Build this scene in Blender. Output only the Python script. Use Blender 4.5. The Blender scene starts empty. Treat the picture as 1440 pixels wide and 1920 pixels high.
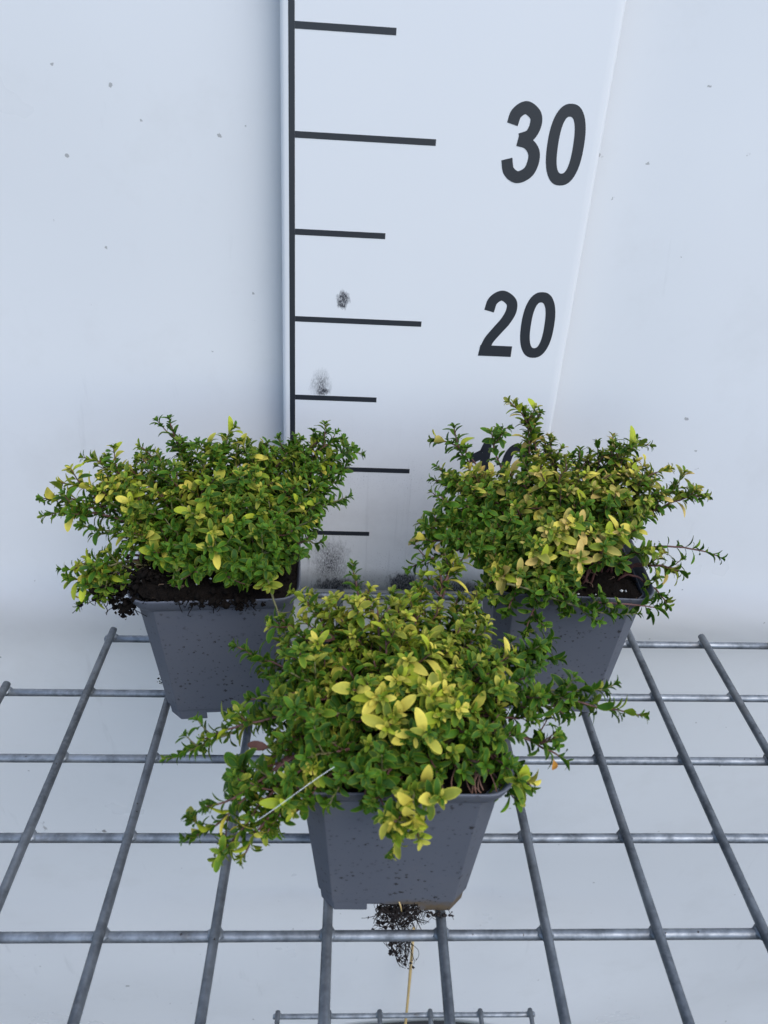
import bpy, math, random
import numpy as np
from mathutils import Vector, Matrix, noise

# everything below is laid out in centimetres and written to the scene in metres
CM = 0.01
SC = bpy.context.scene
COL = SC.collection

# ------------------------------------------------------------------ camera
FPX = 1427.18                                   # focal length in pixels of the 1440 x 1920 photograph
CAM = np.array([20.736, -19.208, 34.213])
YAW, PITCH, ROLL = 0.04988, 0.55263, 0.04467
def cam_axes():
    cy, sy, cp, sp = math.cos(YAW), math.sin(YAW), math.cos(PITCH), math.sin(PITCH)
    f = np.array([sy*cp, cy*cp, -sp]); r = np.array([cy, -sy, 0.0]); u = np.cross(r, f)
    cr, sr = math.cos(ROLL), math.sin(ROLL)
    return cr*r + sr*u, -sr*r + cr*u, f
CR, CU, CF = cam_axes()
cam_data = bpy.data.cameras.new('camera')
cam = bpy.data.objects.new('camera', cam_data); COL.objects.link(cam)
cam.matrix_world = Matrix(((CR[0], CU[0], -CF[0], CAM[0]*CM), (CR[1], CU[1], -CF[1], CAM[1]*CM),
                           (CR[2], CU[2], -CF[2], CAM[2]*CM), (0, 0, 0, 1)))
cam_data.sensor_fit = 'VERTICAL'; cam_data.sensor_height = 36; cam_data.sensor_width = 27
cam_data.lens = FPX/1920*36
cam_data.clip_start = 0.01; cam_data.clip_end = 500
cam_data.dof.use_dof = True; cam_data.dof.focus_distance = 0.47; cam_data.dof.aperture_fstop = 18
SC.camera = cam

# ------------------------------------------------------------------ light
SUN_DIR = Vector((0.45, -0.62, 0.95)).normalized()      # towards the veiled sun, behind the camera
world = bpy.data.worlds.new('World'); SC.world = world; world.use_nodes = True
wn = world.node_tree.nodes; wl = world.node_tree.links; wn.clear()
sky = wn.new('ShaderNodeTexSky'); sky.sky_type = 'NISHITA'; sky.sun_disc = False
sky.sun_elevation = math.asin(SUN_DIR.z); sky.sun_rotation = math.atan2(SUN_DIR.x, SUN_DIR.y)
sky.air_density = 1.0; sky.dust_density = 1.0; sky.ozone_density = 1.0
bg = wn.new('ShaderNodeBackground'); bg.inputs['Strength'].default_value = 0.12
wo = wn.new('ShaderNodeOutputWorld')
wl.new(sky.outputs[0], bg.inputs[0]); wl.new(bg.outputs[0], wo.inputs[0])
sun_data = bpy.data.lights.new('sun', 'SUN'); sun_data.energy = 0.7; sun_data.angle = math.radians(40)
sun_data.color = (1.0, 0.985, 0.96)
sun = bpy.data.objects.new('sun', sun_data); COL.objects.link(sun)
sun.rotation_euler = SUN_DIR.to_track_quat('Z', 'Y').to_euler()
SC.view_settings.view_transform = 'Standard'; SC.view_settings.look = 'None'
SC.view_settings.gamma = 1; SC.view_settings.use_curve_mapping = False
SC.view_settings.exposure = 1.0
SC.render.engine = 'CYCLES'

# ------------------------------------------------------------------ helpers
def ray(px, py): return CF + CR*(px-720)/FPX - CU*(py-960)/FPX
def at_y(px, py, Y): d = ray(px, py); return CAM + d*((Y-CAM[1])/d[1])
def at_z(px, py, Z): d = ray(px, py); return CAM + d*((Z-CAM[2])/d[2])

def mesh(name, verts, faces, smooth=False):
    me = bpy.data.meshes.new(name)
    me.from_pydata([(v[0]*CM, v[1]*CM, v[2]*CM) for v in verts], [], faces)
    if smooth: me.polygons.foreach_set('use_smooth', [True]*len(me.polygons))
    me.update(); return me
def obj(name, me, mat=None, parent=None, loc=None):
    o = bpy.data.objects.new(name, me); COL.objects.link(o)
    if mat is not None and me is not None and not me.materials: me.materials.append(mat)
    if parent is not None: o.parent = parent
    if loc is not None: o.location = (loc[0]*CM, loc[1]*CM, loc[2]*CM)
    return o
def tag(o, label=None, cat=None, group=None, kind=None):
    for k, v in (('label', label), ('category', cat), ('group', group), ('kind', kind)):
        if v: o[k] = v
    return o
def empty(name, loc):
    o = bpy.data.objects.new(name, None); COL.objects.link(o)
    o.location = (loc[0]*CM, loc[1]*CM, loc[2]*CM); o.empty_display_size = 0.02; return o
def tube(verts, faces, pts, radii, sides=8, cap=True):
    pts = [np.asarray(p, float) for p in pts]; n0 = len(verts); up = None
    for i, p in enumerate(pts):
        t = pts[min(i+1, len(pts)-1)] - pts[max(i-1, 0)]; t = t/(np.linalg.norm(t)+1e-9)
        if up is None:
            a = np.array([0, 0, 1.0]) if abs(t[2]) < .9 else np.array([1.0, 0, 0]); up = a - t*(a@t)
        else: up = up - t*(up@t)
        up = up/(np.linalg.norm(up)+1e-9); sd = np.cross(t, up); r = radii[i] if hasattr(radii, '__len__') else radii
        for k in range(sides):
            a = 2*math.pi*k/sides; verts.append(tuple(p + r*(math.cos(a)*up + math.sin(a)*sd)))
    for i in range(len(pts)-1):
        for k in range(sides):
            a, b = n0+i*sides+k, n0+i*sides+(k+1) % sides
            faces.append((a, b, b+sides, a+sides))
    if cap:
        faces.append(tuple(n0+k for k in reversed(range(sides))))
        faces.append(tuple(n0+(len(pts)-1)*sides+k for k in range(sides)))
def lump(verts, faces, c, r, rng, squash=(1, 1, 1)):
    # a small uneven pebble-like lump (octahedron once subdivided)
    base = [(1,0,0),(-1,0,0),(0,1,0),(0,-1,0),(0,0,1),(0,0,-1)]
    f = [(0,2,4),(2,1,4),(1,3,4),(3,0,4),(2,0,5),(1,2,5),(3,1,5),(0,3,5)]
    n0 = len(verts)
    for b in base:
        k = r*rng.uniform(.55, 1.25)
        verts.append((c[0]+b[0]*k*squash[0]+rng.uniform(-.25, .25)*r, c[1]+b[1]*k*squash[1]+rng.uniform(-.25, .25)*r, c[2]+b[2]*k*squash[2]+rng.uniform(-.2, .2)*r))
    faces.extend(tuple(n0+i for i in q) for q in f)
def bevel(o, w, seg=2, ang=30):
    m = o.modifiers.new('bevel', 'BEVEL'); m.width = w*CM; m.segments = seg; m.limit_method = 'ANGLE'; m.angle_limit = math.radians(ang)
def bez(p0, p1, p2, p3, n):
    t = np.linspace(0, 1, n)[:, None]
    return (1-t)**3*p0 + 3*(1-t)**2*t*p1 + 3*(1-t)*t*t*p2 + t**3*p3
def unit(v): return v/(np.linalg.norm(v)+1e-9)

# ------------------------------------------------------------------ materials
class NT:
    def __init__(s, name):
        s.m = bpy.data.materials.new(name); s.m.use_nodes = True; s.t = s.m.node_tree; s.t.nodes.clear()
        s.out = s.n('ShaderNodeOutputMaterial'); s.p = s.n('ShaderNodeBsdfPrincipled')
        s.l(s.p.outputs[0], s.out.inputs[0]); s.tc = s.n('ShaderNodeTexCoord')
    def n(s, k, **kw):
        x = s.t.nodes.new(k)
        for a, b in kw.items(): setattr(x, a, b)
        return x
    def l(s, a, b): s.t.links.new(a, b)
    def set(s, **kw):
        for k, v in kw.items(): s.p.inputs[k.replace('_', ' ')].default_value = v
    def noise(s, scale, detail=3, rough=.55, vec=None, dist=0):
        x = s.n('ShaderNodeTexNoise'); x.inputs['Scale'].default_value = scale; x.inputs['Detail'].default_value = detail
        x.inputs['Roughness'].default_value = rough; x.inputs['Distortion'].default_value = dist
        s.l(vec or s.tc.outputs['Object'], x.inputs['Vector']); return x.outputs[0]
    def mapped(s, scale=(1, 1, 1), loc=(0, 0, 0), rot=(0, 0, 0), src=None):
        x = s.n('ShaderNodeMapping'); x.inputs['Scale'].default_value = scale; x.inputs['Location'].default_value = loc; x.inputs['Rotation'].default_value = rot
        s.l(src or s.tc.outputs['Object'], x.inputs['Vector']); return x.outputs[0]
    def ramp(s, fac, stops):
        x = s.n('ShaderNodeValToRGB'); e = x.color_ramp.elements
        for i, (p, c) in enumerate(stops):
            if i > 1: e.new(p)
        for i, (p, c) in enumerate(stops):
            e[i].position = p; e[i].color = (c, c, c, 1) if not hasattr(c, '__len__') else (*c, 1)
        s.l(fac, x.inputs[0]); return x.outputs[0]
    def math(s, op, a, b=None, clamp=False):
        x = s.n('ShaderNodeMath', operation=op, use_clamp=clamp)
        for i, v in enumerate((a, b)):
            if v is None: continue
            if hasattr(v, 'links'): s.l(v, x.inputs[i])
            else: x.inputs[i].default_value = v
        return x.outputs[0]
    def mix(s, fac, a, b):
        x = s.n('ShaderNodeMix', data_type='RGBA')
        for i, v in ((0, fac), (6, a), (7, b)):
            if hasattr(v, 'links'): s.l(v, x.inputs[i])
            elif i: x.inputs[i].default_value = (*v, 1)
            else: x.inputs[i].default_value = v
        return x.outputs[2]
    def color(s, c): s.l(c, s.p.inputs['Base Color'])
    def bump(s, h, strength=.2, dist=.001):
        x = s.n('ShaderNodeBump'); x.inputs['Strength'].default_value = strength; x.inputs['Distance'].default_value = dist
        s.l(h, x.inputs['Height']); s.l(x.outputs[0], s.p.inputs['Normal'])
    def specks(s, scale, keep, size, stretch=(1, 1, 1), rot=(0, 0, 0)):
        # sparse small marks: one per Voronoi cell, kept for a share of the cells, ragged by noise
        v = s.n('ShaderNodeTexVoronoi'); v.inputs['Scale'].default_value = scale; v.inputs['Randomness'].default_value = 1
        s.l(s.mapped(stretch, rot=rot), v.inputs['Vector'])
        sep = s.n('ShaderNodeSeparateColor'); s.l(v.outputs['Color'], sep.inputs[0])
        d = s.math('ADD', v.outputs['Distance'], s.math('MULTIPLY', s.math('SUBTRACT', s.noise(scale*7, 3), .5), size*3.2))
        lim = s.math('MULTIPLY', sep.outputs[1], size)
        inside = s.math('MULTIPLY', s.math('SUBTRACT', lim, d), 6/size, True)
        return s.math('MULTIPLY', inside, s.math('LESS_THAN', sep.outputs[0], keep))
    def blot(s, cx, cz, rx, rz, power=1.0):
        # soft elliptical mask round a point of the board (metres in the object's x / z)
        m = s.mapped((1/rx, 0, 1/rz), (-cx/rx, 0, -cz/rz))
        ln = s.n('ShaderNodeVectorMath', operation='LENGTH'); s.l(m, ln.inputs[0])
        rag = s.math('MULTIPLY', s.math('SUBTRACT', s.noise(1, 4, .7, s.mapped((330, 330, 120))), .5), 1.5)
        return s.math('SUBTRACT', s.math('SUBTRACT', 1.0, rag), ln.outputs['Value'], True)

def mat_sheet():
    t = NT('white_plastic_sheet'); t.set(Roughness=.32); t.p.inputs['Specular IOR Level'].default_value = .45
    c = t.mix(t.noise(3.0, 4), (.72, .73, .74), (.77, .775, .775))
    grime = t.ramp(t.noise(14, 6, .7), [(.52, 0), (.75, 1)])
    c = t.mix(t.math('MULTIPLY', grime, .10), c, (.40, .38, .34))
    smear = t.ramp(t.noise(1, 5, .6, t.mapped((60, 1, 9), rot=(0, .3, 0))), [(.66, 0), (.8, 1)])
    c = t.mix(t.math('MULTIPLY', smear, .22), c, (.33, .33, .33))
    c = t.mix(t.math('MULTIPLY', t.specks(26, .35, .075), .75), c, (.13, .12, .11))
    c = t.mix(t.math('MULTIPLY', t.specks(16, .5, .075, (1, 1, .22), (0, .9, 0)), .55), c, (.20, .18, .16))
    c = t.mix(t.math('MULTIPLY', t.specks(70, .3, .09), .6), c, (.2, .19, .18))
    t.color(c)
    t.l(t.ramp(t.noise(9, 4), [(.3, .26), (.7, .42)]), t.p.inputs['Roughness'])
    t.bump(t.noise(7, 3), .12, .004)
    return t.m
def mat_board():
    t = NT('white_board_paint'); t.set(Roughness=.38)
    c = t.mix(t.noise(5, 3), (.75, .76, .77), (.79, .79, .79))
    # soil splashes that thicken towards the foot of the board
    pos = t.n('ShaderNodeSeparateXYZ'); t.l(t.tc.outputs['Object'], pos.inputs[0])
    low = t.math('SUBTRACT', 1.0, t.math('DIVIDE', pos.outputs[2], .16), True)
    fine = t.ramp(t.noise(900, 3, .6), [(.60, 0), (.66, 1)])
    patch = t.ramp(t.noise(28, 4, .6), [(.45, 0), (.72, 1)])
    c = t.mix(t.math('MULTIPLY', t.math('MULTIPLY', fine, patch), t.math('MULTIPLY', low, 1.0)), c, (.07, .06, .06))
    drip = t.ramp(t.noise(1, 4, .6, t.mapped((170, 1, 7))), [(.60, 0), (.78, 1)])
    c = t.mix(t.math('MULTIPLY', drip, t.math('MULTIPLY', low, .45)), c, (.25, .25, .27))
    veil = t.ramp(t.noise(40, 4, .7), [(.45, 0), (.8, 1)])
    c = t.mix(t.math('MULTIPLY', veil, t.math('MULTIPLY', low, .3)), c, (.35, .34, .34))
    # mould and soil blots
    scr = t.ramp(t.noise(1, 4, .7, t.mapped((1500, 1500, 500))), [(.38, 0), (.56, 1)])
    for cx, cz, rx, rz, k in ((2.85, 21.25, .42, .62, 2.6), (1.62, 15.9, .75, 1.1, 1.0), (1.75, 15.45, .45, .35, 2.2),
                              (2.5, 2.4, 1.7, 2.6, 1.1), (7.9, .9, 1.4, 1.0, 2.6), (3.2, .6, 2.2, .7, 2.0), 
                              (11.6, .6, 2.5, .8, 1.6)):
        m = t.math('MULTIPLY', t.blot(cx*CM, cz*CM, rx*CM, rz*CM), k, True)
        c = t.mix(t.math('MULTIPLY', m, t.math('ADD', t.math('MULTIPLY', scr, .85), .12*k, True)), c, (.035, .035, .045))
    c = t.mix(t.math('MULTIPLY', t.specks(60, .14, .10, (1, 1, .7)), .7), c, (.12, .12, .12))
    scuff = t.specks(40, .12, .10, (1, 1, .2), (0, .5, 0))
    c = t.mix(t.math('MULTIPLY', scuff, .4), c, (.2, .2, .22))
    t.color(c); t.bump(t.noise(60, 3), .05, .001)
    return t.m
def mat_print():
    t = NT('black_print'); t.set(Roughness=.42)
    c = t.mix(t.noise(8, 2), (.016, .021, .029), (.026, .028, .034))
    t.color(t.mix(t.math('MULTIPLY', t.specks(150, .10, .10), .8), c, (.5, .5, .5))); return t.m
def mat_wire(name='galvanised_wire', k=1.0):
    t = NT(name); t.set(Metallic=.55, Roughness=.45)
    a = t.noise(85, 4, .6); b = t.noise(420, 3)
    c = t.mix(t.ramp(a, [(.36, 0), (.64, 1)]), (.14*k, .155*k, .17*k), (.30*k, .325*k, .35*k))
    c = t.mix(t.ramp(b, [(.5, 0), (.75, .5)]), c, (.36*k, .385*k, .41*k))
    c = t.mix(t.math('MULTIPLY', t.ramp(t.noise(38, 5, .7), [(.56, 0), (.72, 1)]), .55), c, (.16, .145, .13))
    c = t.mix(t.specks(260, .25, .16), c, (.04, .032, .028))
    t.color(c); t.l(t.ramp(a, [(.3, .55), (.7, .36)]), t.p.inputs['Roughness'])
    t.bump(t.noise(300, 4), .25, .0006); return t.m
def mat_pot(smear=False):
    t = NT('grey_pot_plastic'); t.set(Roughness=.5); t.p.inputs['Specular IOR Level'].default_value = .4
    c = t.mix(t.noise(30, 4), (.098, .106, .130), (.118, .126, .150))
    film = t.ramp(t.noise(22, 5, .7), [(.5, 0), (.8, 1)])
    c = t.mix(t.math('MULTIPLY', film, .3), c, (.16, .155, .15))
    pos = t.n('ShaderNodeSeparateXYZ'); t.l(t.tc.outputs['Object'], pos.inputs[0])
    if smear:
        low = t.math('SUBTRACT', 1.0, t.math('DIVIDE', pos.outputs[2], .016), True)
        sm = t.ramp(t.math('MULTIPLY', t.noise(55, 6, .7), t.math('ADD', low, .25)), [(.30, 0), (.5, 1)])
        side = t.math('MULTIPLY', t.math('ADD', pos.outputs[0], .008), 60, True)
        c = t.mix(t.math('MULTIPLY', sm, side), c, (.13, .095, .06))
    dens = t.ramp(t.noise(35, 2), [(.35, .15), (.65, 1)])
    for sc, keep, sz in ((230, .8, .26), (420, .8, .30), (120, .35, .11)):
        c = t.mix(t.math('MULTIPLY', t.specks(sc, keep, sz), dens), c, (.015, .011, .009))
    t.color(c); t.bump(t.noise(200, 3), .06, .0006); return t.m
def mat_soil():
    t = NT('dark_peat'); t.set(Roughness=.95); t.p.inputs['Specular IOR Level'].default_value = .15
    c = t.mix(t.noise(260, 5, .7), (.0035, .0027, .0024), (.018, .0125, .009))
    t.color(t.mix(t.math('MULTIPLY', t.specks(330, .10, .14), .7), c, (.11, .07, .04)))
    t.bump(t.noise(500, 5, .7), .9, .003); return t.m
def mat_plain(name, col, rough=.6, var=.15, scale=120):
    t = NT(name); t.set(Roughness=rough)
    t.color(t.mix(t.noise(scale, 3), tuple(x*(1-var) for x in col), tuple(min(1, x*(1+var)) for x in col))); return t.m
def mat_leaf():
    t = NT('thyme_leaf'); t.set(Roughness=.55); t.p.inputs['Specular IOR Level'].default_value = .18
    a = t.n('ShaderNodeAttribute'); a.attribute_name = 'leaf_colour'
    hs = t.n('ShaderNodeHueSaturation'); t.l(a.outputs['Color'], hs.inputs['Color'])
    t.l(t.ramp(t.noise(170, 3, src) if False else t.noise(170, 3), [(.3, .82), (.7, 1.18)]), hs.inputs['Value'])
    t.color(hs.outputs[0])
    tr = t.n('ShaderNodeBsdfTranslucent'); t.l(hs.outputs[0], tr.inputs[0])
    mx = t.n('ShaderNodeMixShader'); mx.inputs[0].default_value = .18
    t.l(t.p.outputs[0], mx.inputs[1]); t.l(tr.outputs[0], mx.inputs[2]); t.l(mx.outputs[0], t.out.inputs[0])
    t.bump(t.noise(700, 2), .18, .0004); return t.m

M_SHEET, M_BOARD, M_PRINT, M_WIRE = mat_sheet(), mat_board(), mat_print(), mat_wire()
M_WIRE_DULL = mat_wire('dulled_galvanised_wire', .62)
M_POT, M_POT_SMEAR, M_SOIL, M_LEAF = mat_pot(), mat_pot(True), mat_soil(), mat_leaf()
M_STEM_RED = mat_plain('reddish_stem', (.13, .055, .045), .6, .35, 200)
M_STEM_GREEN = mat_plain('green_stem', (.16, .15, .06), .6, .3, 200)
M_ROOT = mat_plain('pale_root', (.14, .09, .055), .8, .3, 200)
M_ROOT_DARK = mat_plain('dark_root', (.018, .012, .010), .9, .4, 300)
M_PERLITE = mat_plain('perlite', (.6, .6, .58), .8)
M_CANE = mat_plain('cane', (.52, .37, .16), .5, .3, 60)
M_FIBRE = mat_plain('white_fibre', (.85, .87, .85), .35, .05)
M_GROUND = mat_plain('dark_ground', (.035, .032, .028), .9, .5, 8)

# ------------------------------------------------------------------ setting: ground and hanging white sheet
g = 6000
tag(obj('ground', mesh('ground', [(-g, -g, -112), (g, -g, -112), (g, g, -112), (-g, g, -112)], [(0, 1, 2, 3)]), M_GROUND), kind='structure')

def sheet_y(x, z):
    y = 27.0 + .048*max(z, 0) - .10*min(z+3, 0)
    y += .95*(noise.noise(Vector((x*.022, z*.03, 3.1)))) + .25*noise.noise(Vector((x*.06, z*.05, 9.4)))
    y -= .55*math.exp(-((z+3.5)/2.6)**2)*(.7+.3*math.sin(x*.05))       # soft fold below the board's foot
    y += .2*math.exp(-((x-13)/4.5)**2) + .2*math.exp(-((x-36)/3.5)**2)  # drawn back behind the board's edges
    return y
_y = 34.0
for _i in range(12): _y = .5*_y + .5*sheet_y(30, at_y(792, 1911, _y)[2])       # where the line of sight meets the sheet
XGAP, _, ZGAP = at_y(792, 1911, _y)
def build_sheet():
    xs = list(np.arange(-70, 122, 1.6)); nz = 110
    V, F = [], []
    for i, x in enumerate(xs):
        zb = max(-111.9, ZGAP - ((x-XGAP)/11.5)**2*2.2 - .6*noise.noise(Vector((x*.2, 0, 0))))
        for j in range(nz):
            z = 72 + (zb-72)*j/(nz-1); V.append((x, sheet_y(x, z), z))
    for i in range(len(xs)-1):
        for j in range(nz-1):
            a = i*nz+j; F.append((a, a+1, a+nz+1, a+nz))
    o = obj('backdrop', mesh('backdrop', V, F, True), M_SHEET)
    m = o.modifiers.new('thickness', 'SOLIDIFY'); m.thickness = .25*CM; m.offset = 1
    tag(o, 'glossy white plastic backdrop sheet hanging behind board and shelf', kind='structure')
build_sheet()

# ------------------------------------------------------------------ galvanised wire shelves
WR = .235
def wire_pts(a, b, rng, n=16, amp=.035):
    a, b = np.array(a, float), np.array(b, float); o = rng.uniform(0, 100); out = []
    for i in range(n+1):
        t = i/n; p = a+(b-a)*t
        out.append(p+np.array([noise.noise(Vector((o+t*3, 0, 0)))*amp if abs(b[1]-a[1]) > 1 else 0,
                               noise.noise(Vector((o+t*3, 5, 0)))*amp if abs(b[0]-a[0]) > 1 else 0,
                               noise.noise(Vector((o+t*3, 9, 0)))*amp*.5]))
    return out
def wire(name, a, b, root, ro, rng, r=WR):
    V, F = [], []; p = wire_pts(a, b, rng); p = [np.array(x)-np.array(ro) for x in p]
    d = unit(p[1]-p[0]); p = [p[0]-d*.06] + p + [p[-1]+unit(p[-1]-p[-2])*.06]
    tube(V, F, p, [r*.72]+[r*rng.uniform(.97, 1.04) for _ in range(len(p)-2)]+[r*.72], 12)
    return obj(name, mesh(name, V, F, True), M_WIRE_DULL if name == 'long_wire' else M_WIRE, root)
def weld(c, root, ro, rng):
    V, F = [], []; c = np.array(c)-np.array(ro)
    n = 8
    for k, (rr, zz) in enumerate(((.36, -.10), (.40, 0), (.30, .10))):
        for i in range(n):
            a = 2*math.pi*i/n+.39; q = rr*rng.uniform(.9, 1.1)
            V.append((c[0]+math.cos(a)*q, c[1]+math.sin(a)*q, c[2]+zz))
    for k in range(2):
        for i in range(n): F.append((k*n+i, k*n+(i+1) % n, (k+1)*n+(i+1) % n, (k+1)*n+i))
    F += [tuple(reversed(range(n))), tuple(2*n+i for i in range(n))]
    return obj('weld', mesh('weld', V, F, True), M_WIRE, root)

def shelf(label, ox, oy, z, cols, rows, xoff):
    """cols: {index: y of the far end}, rows: {index: (first col, last col)}; 5 cm mesh, lengthwise wires on top"""
    rng = random.Random(4); ro = (ox+20, oy, z); root = empty('wire_shelf', ro)
    tag(root, label, 'shelf', 'galvanised wire shelves')
    SY = 4.96; ynear = oy-12
    X = lambda c: ox + c*5 + xoff.get(c, 0)
    for c, yend in cols.items():
        wire('long_wire', (X(c), ynear, z+.19), (X(c), oy+yend, z+.19), root, ro, rng)
    for j, (c0, c1) in rows.items():
        wire('cross_wire', (X(c0)-.42, oy+j*SY, z-.19), (X(c1)+.42, oy+j*SY, z-.19), root, ro, rng)
        for c in cols:
            if c0 <= c <= c1 and oy+j*SY < oy+cols[c]+.01: weld((X(c), oy+j*SY, z), root, ro, rng)
    return root
SY = 4.96
cols = {-3: 1.5*SY, -2: 2*SY+.45, -1: 3*SY+.35, 0: 3*SY+.35, 1: 4*SY+.5, 2: 5*SY+.4, 3: 5*SY+.4, 4: 5*SY+.4, 5: 5*SY+.4, 6: 5*SY+.4, 7: 5*SY+.4,
        8: 5*SY+.4, 9: 4*SY+.5, 10: 3*SY+.4, 11: 3*SY+.4, 12: 2*SY+.4}
rows = {-2: (-3, 12), -1: (-3, 12), 0: (-3, 12), 1: (-3, 12), 2: (-2, 12), 3: (0, 11), 4: (1, 10), 5: (2, 8)}
del cols[-1]; cols[10] = 4*SY+.4
XOFF = {5: .15, 6: -.1, 2: -.05, 7: .05, 8: -.03}
shelf('galvanised wire mesh shelf carrying the three potted thymes', 0, 0, 0, cols, rows, XOFF)
lcols = {c: .3 for c in range(0, 6)}; lcols.update({-1: -4.6, -2: -9.5, 6: -4.6, 7: -9.5})
lrows = {0: (0, 5), -1: (-1, 6), -2: (-2, 7)}
shelf('lower wire mesh shelf below the potted thymes, its back edge showing', 14.4, 18.55, -47.4, lcols, lrows, {})

# ------------------------------------------------------------------ measuring board
BO = np.array([16.7256, 25.2709, -.17]); YB, TB, LB = .01833, .04296, -.01982
def board_axes():
    ex = np.array([math.cos(YB), math.sin(YB), 0]); n = np.array([-math.sin(YB), math.cos(YB), 0])
    up = np.array([0, 0, 1.0])*math.cos(TB) + n*math.sin(TB)
    ex2 = math.cos(LB)*ex + math.sin(LB)*up; up2 = -math.sin(LB)*ex + math.cos(LB)*up
    return ex2, up2, np.cross(up2, ex2)          # last one points away from the camera? fixed below
BX, BZ, _ = board_axes(); BY = np.cross(BZ, BX)
board = empty('measuring_board', BO)
board.matrix_world = Matrix(((BX[0], BY[0], BZ[0], BO[0]*CM), (BX[1], BY[1], BZ[1], BO[1]*CM), (BX[2], BY[2], BZ[2], BO[2]*CM), (0, 0, 0, 1)))
tag(board, 'tall white measuring board with black centimetre scale and the numerals 30, 20 and 10', 'measuring board')
def build_board():
    # a thin panel with rolled long edges, local x = across, z = up, y = away from the camera
    x0, x1, z0, z1 = -.77, 16.9, .22, 46
    prof = [(x0+.0, 1.0), (x0, .28), (x0+.08, .08), (x0+.25, 0)]
    prof += [(x, 0) for x in np.linspace(x0+.6, x1-.6, 12)]
    prof += [(x1-.25, 0), (x1-.08, .08), (x1, .28), (x1, 1.0)]
    zs = np.linspace(z0, z1, 24); V, F = [], []; n = len(prof)
    for z in zs:
        for x, y in prof: V.append((x, y, z))
    for j in range(len(zs)-1):
        for i in range(n-1): a = j*n+i; F.append((a, a+1, a+n+1, a+n))
    o = obj('panel', mesh('panel', V, F, True), M_BOARD, board)
    m = o.modifiers.new('thickness', 'SOLIDIFY'); m.thickness = .1*CM; m.offset = -1
    return o
build_board()
PT = -.012
def flat(name, polys):
    V, F = [], []
    for k, poly in enumerate(polys):
        n0 = len(V); V += [(x, PT-.003*k, z) for x, z in poly]; F.append(tuple(range(n0, n0+len(poly))))
    return obj(name, mesh(name, V, F), M_PRINT, board)
def quad(x0, x1, z0, z1): return [(x0, z0), (x1, z0), (x1, z1), (x0, z1)]
flat('scale_line', [quad(-.33, .0, .4, 45.5)])
for h in range(5, 45, 5):
    w = 7.67 if h % 10 == 0 else 5.18
    flat('tick_mark', [quad(.003, w, h-.16, h+.17)])
def catmull(p, n=10):
    p = [np.array(q, float) for q in p]; p = [2*p[0]-p[1]] + p + [2*p[-1]-p[-2]]; out = []
    for i in range(1, len(p)-2):
        for k in range(n):
            t = k/n
            out.append(.5*((2*p[i]) + (-p[i-1]+p[i+1])*t + (2*p[i-1]-5*p[i]+4*p[i+1]-p[i+2])*t*t + (-p[i-1]+3*p[i]-3*p[i+1]+p[i+2])*t**3))
    return out + [p[-2]]
def ribbon(ctrl, widths):
    c = catmull(ctrl); n = len(c); L, R = [], []
    for i, p in enumerate(c):
        t = c[min(i+1, n-1)]-c[max(i-1, 0)]; t = t/np.linalg.norm(t); w = np.interp(i/(n-1), np.linspace(0, 1, len(widths)), widths)/2
        L.append((p[0]-t[1]*w, p[1]+t[0]*w)); R.append((p[0]+t[1]*w, p[1]-t[0]*w))
    return [[R[i], R[i+1], L[i+1], L[i]] for i in range(n-1)]
def digit(d, x, z):
    V, F = [], []
    def strip(quads, lift):
        for q in quads:
            n0 = len(V); V.extend((x+a, PT-lift, z+b) for a, b in q); F.append(tuple(range(n0, n0+len(q))))
    if d == '0':
        N = 48; n0 = len(V); pw = 2/2.35
        f = lambda a, rx, rz: (math.copysign(abs(math.cos(a))**pw*rx, math.cos(a)), math.copysign(abs(math.sin(a))**pw*rz, math.sin(a)))
        for rx, rz in ((1.03, 2.04), (.42, 1.42)):
            for i in range(N):
                a, b = f(2*math.pi*i/N, rx, rz); V.append((x+1.05+a, PT, z+2.04+b))
        F.extend((i, (i+1) % N, N+(i+1) % N, N+i) for i in range(N))
    if d == '3':
        strip(ribbon([(.40, 2.92), (.55, 3.45), (1.04, 3.76), (1.58, 3.45), (1.68, 2.98), (1.45, 2.45), (.90, 2.22)], [.62, .64, .62, .64, .66, .62, .58]), 0)
        strip(ribbon([(.80, 2.13), (1.40, 2.02), (1.78, 1.62), (1.82, 1.10), (1.60, .58), (1.04, .31), (.52, .60), (.33, 1.20)], [.50, .58, .64, .66, .64, .62, .62, .62]), .004)
    if d == '2':
        strip(ribbon([(.38, 2.80), (.55, 3.44), (1.08, 3.76), (1.66, 3.42), (1.74, 2.88), (1.48, 2.25), (1.05, 1.66), (.62, 1.05), (.40, .50)], [.62, .62, .60, .64, .66, .64, .62, .62, .62]), 0)
        strip([[(.02, 0), (2.10, 0), (2.10, .68), (.10, .68)]], .004)
    if d == '1':
        strip([[(1.02, 0), (1.66, 0), (1.66, 4.08), (1.02, 3.2)]], 0)
        strip([[(.34, 2.42), (1.10, 2.86), (1.10, 3.62), (.34, 3.16)], [(.9, 3.40), (1.3, 3.3), (1.655, 4.078), (1.12, 4.08)]], .004)
    return obj('numeral', mesh('numeral', V, F), M_PRINT, board)
for txt, z in (('30', 28.2), ('20', 18.18), ('10', 8.2)):
    digit(txt[0], 11.35, z); digit(txt[1], 13.80, z)

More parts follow.
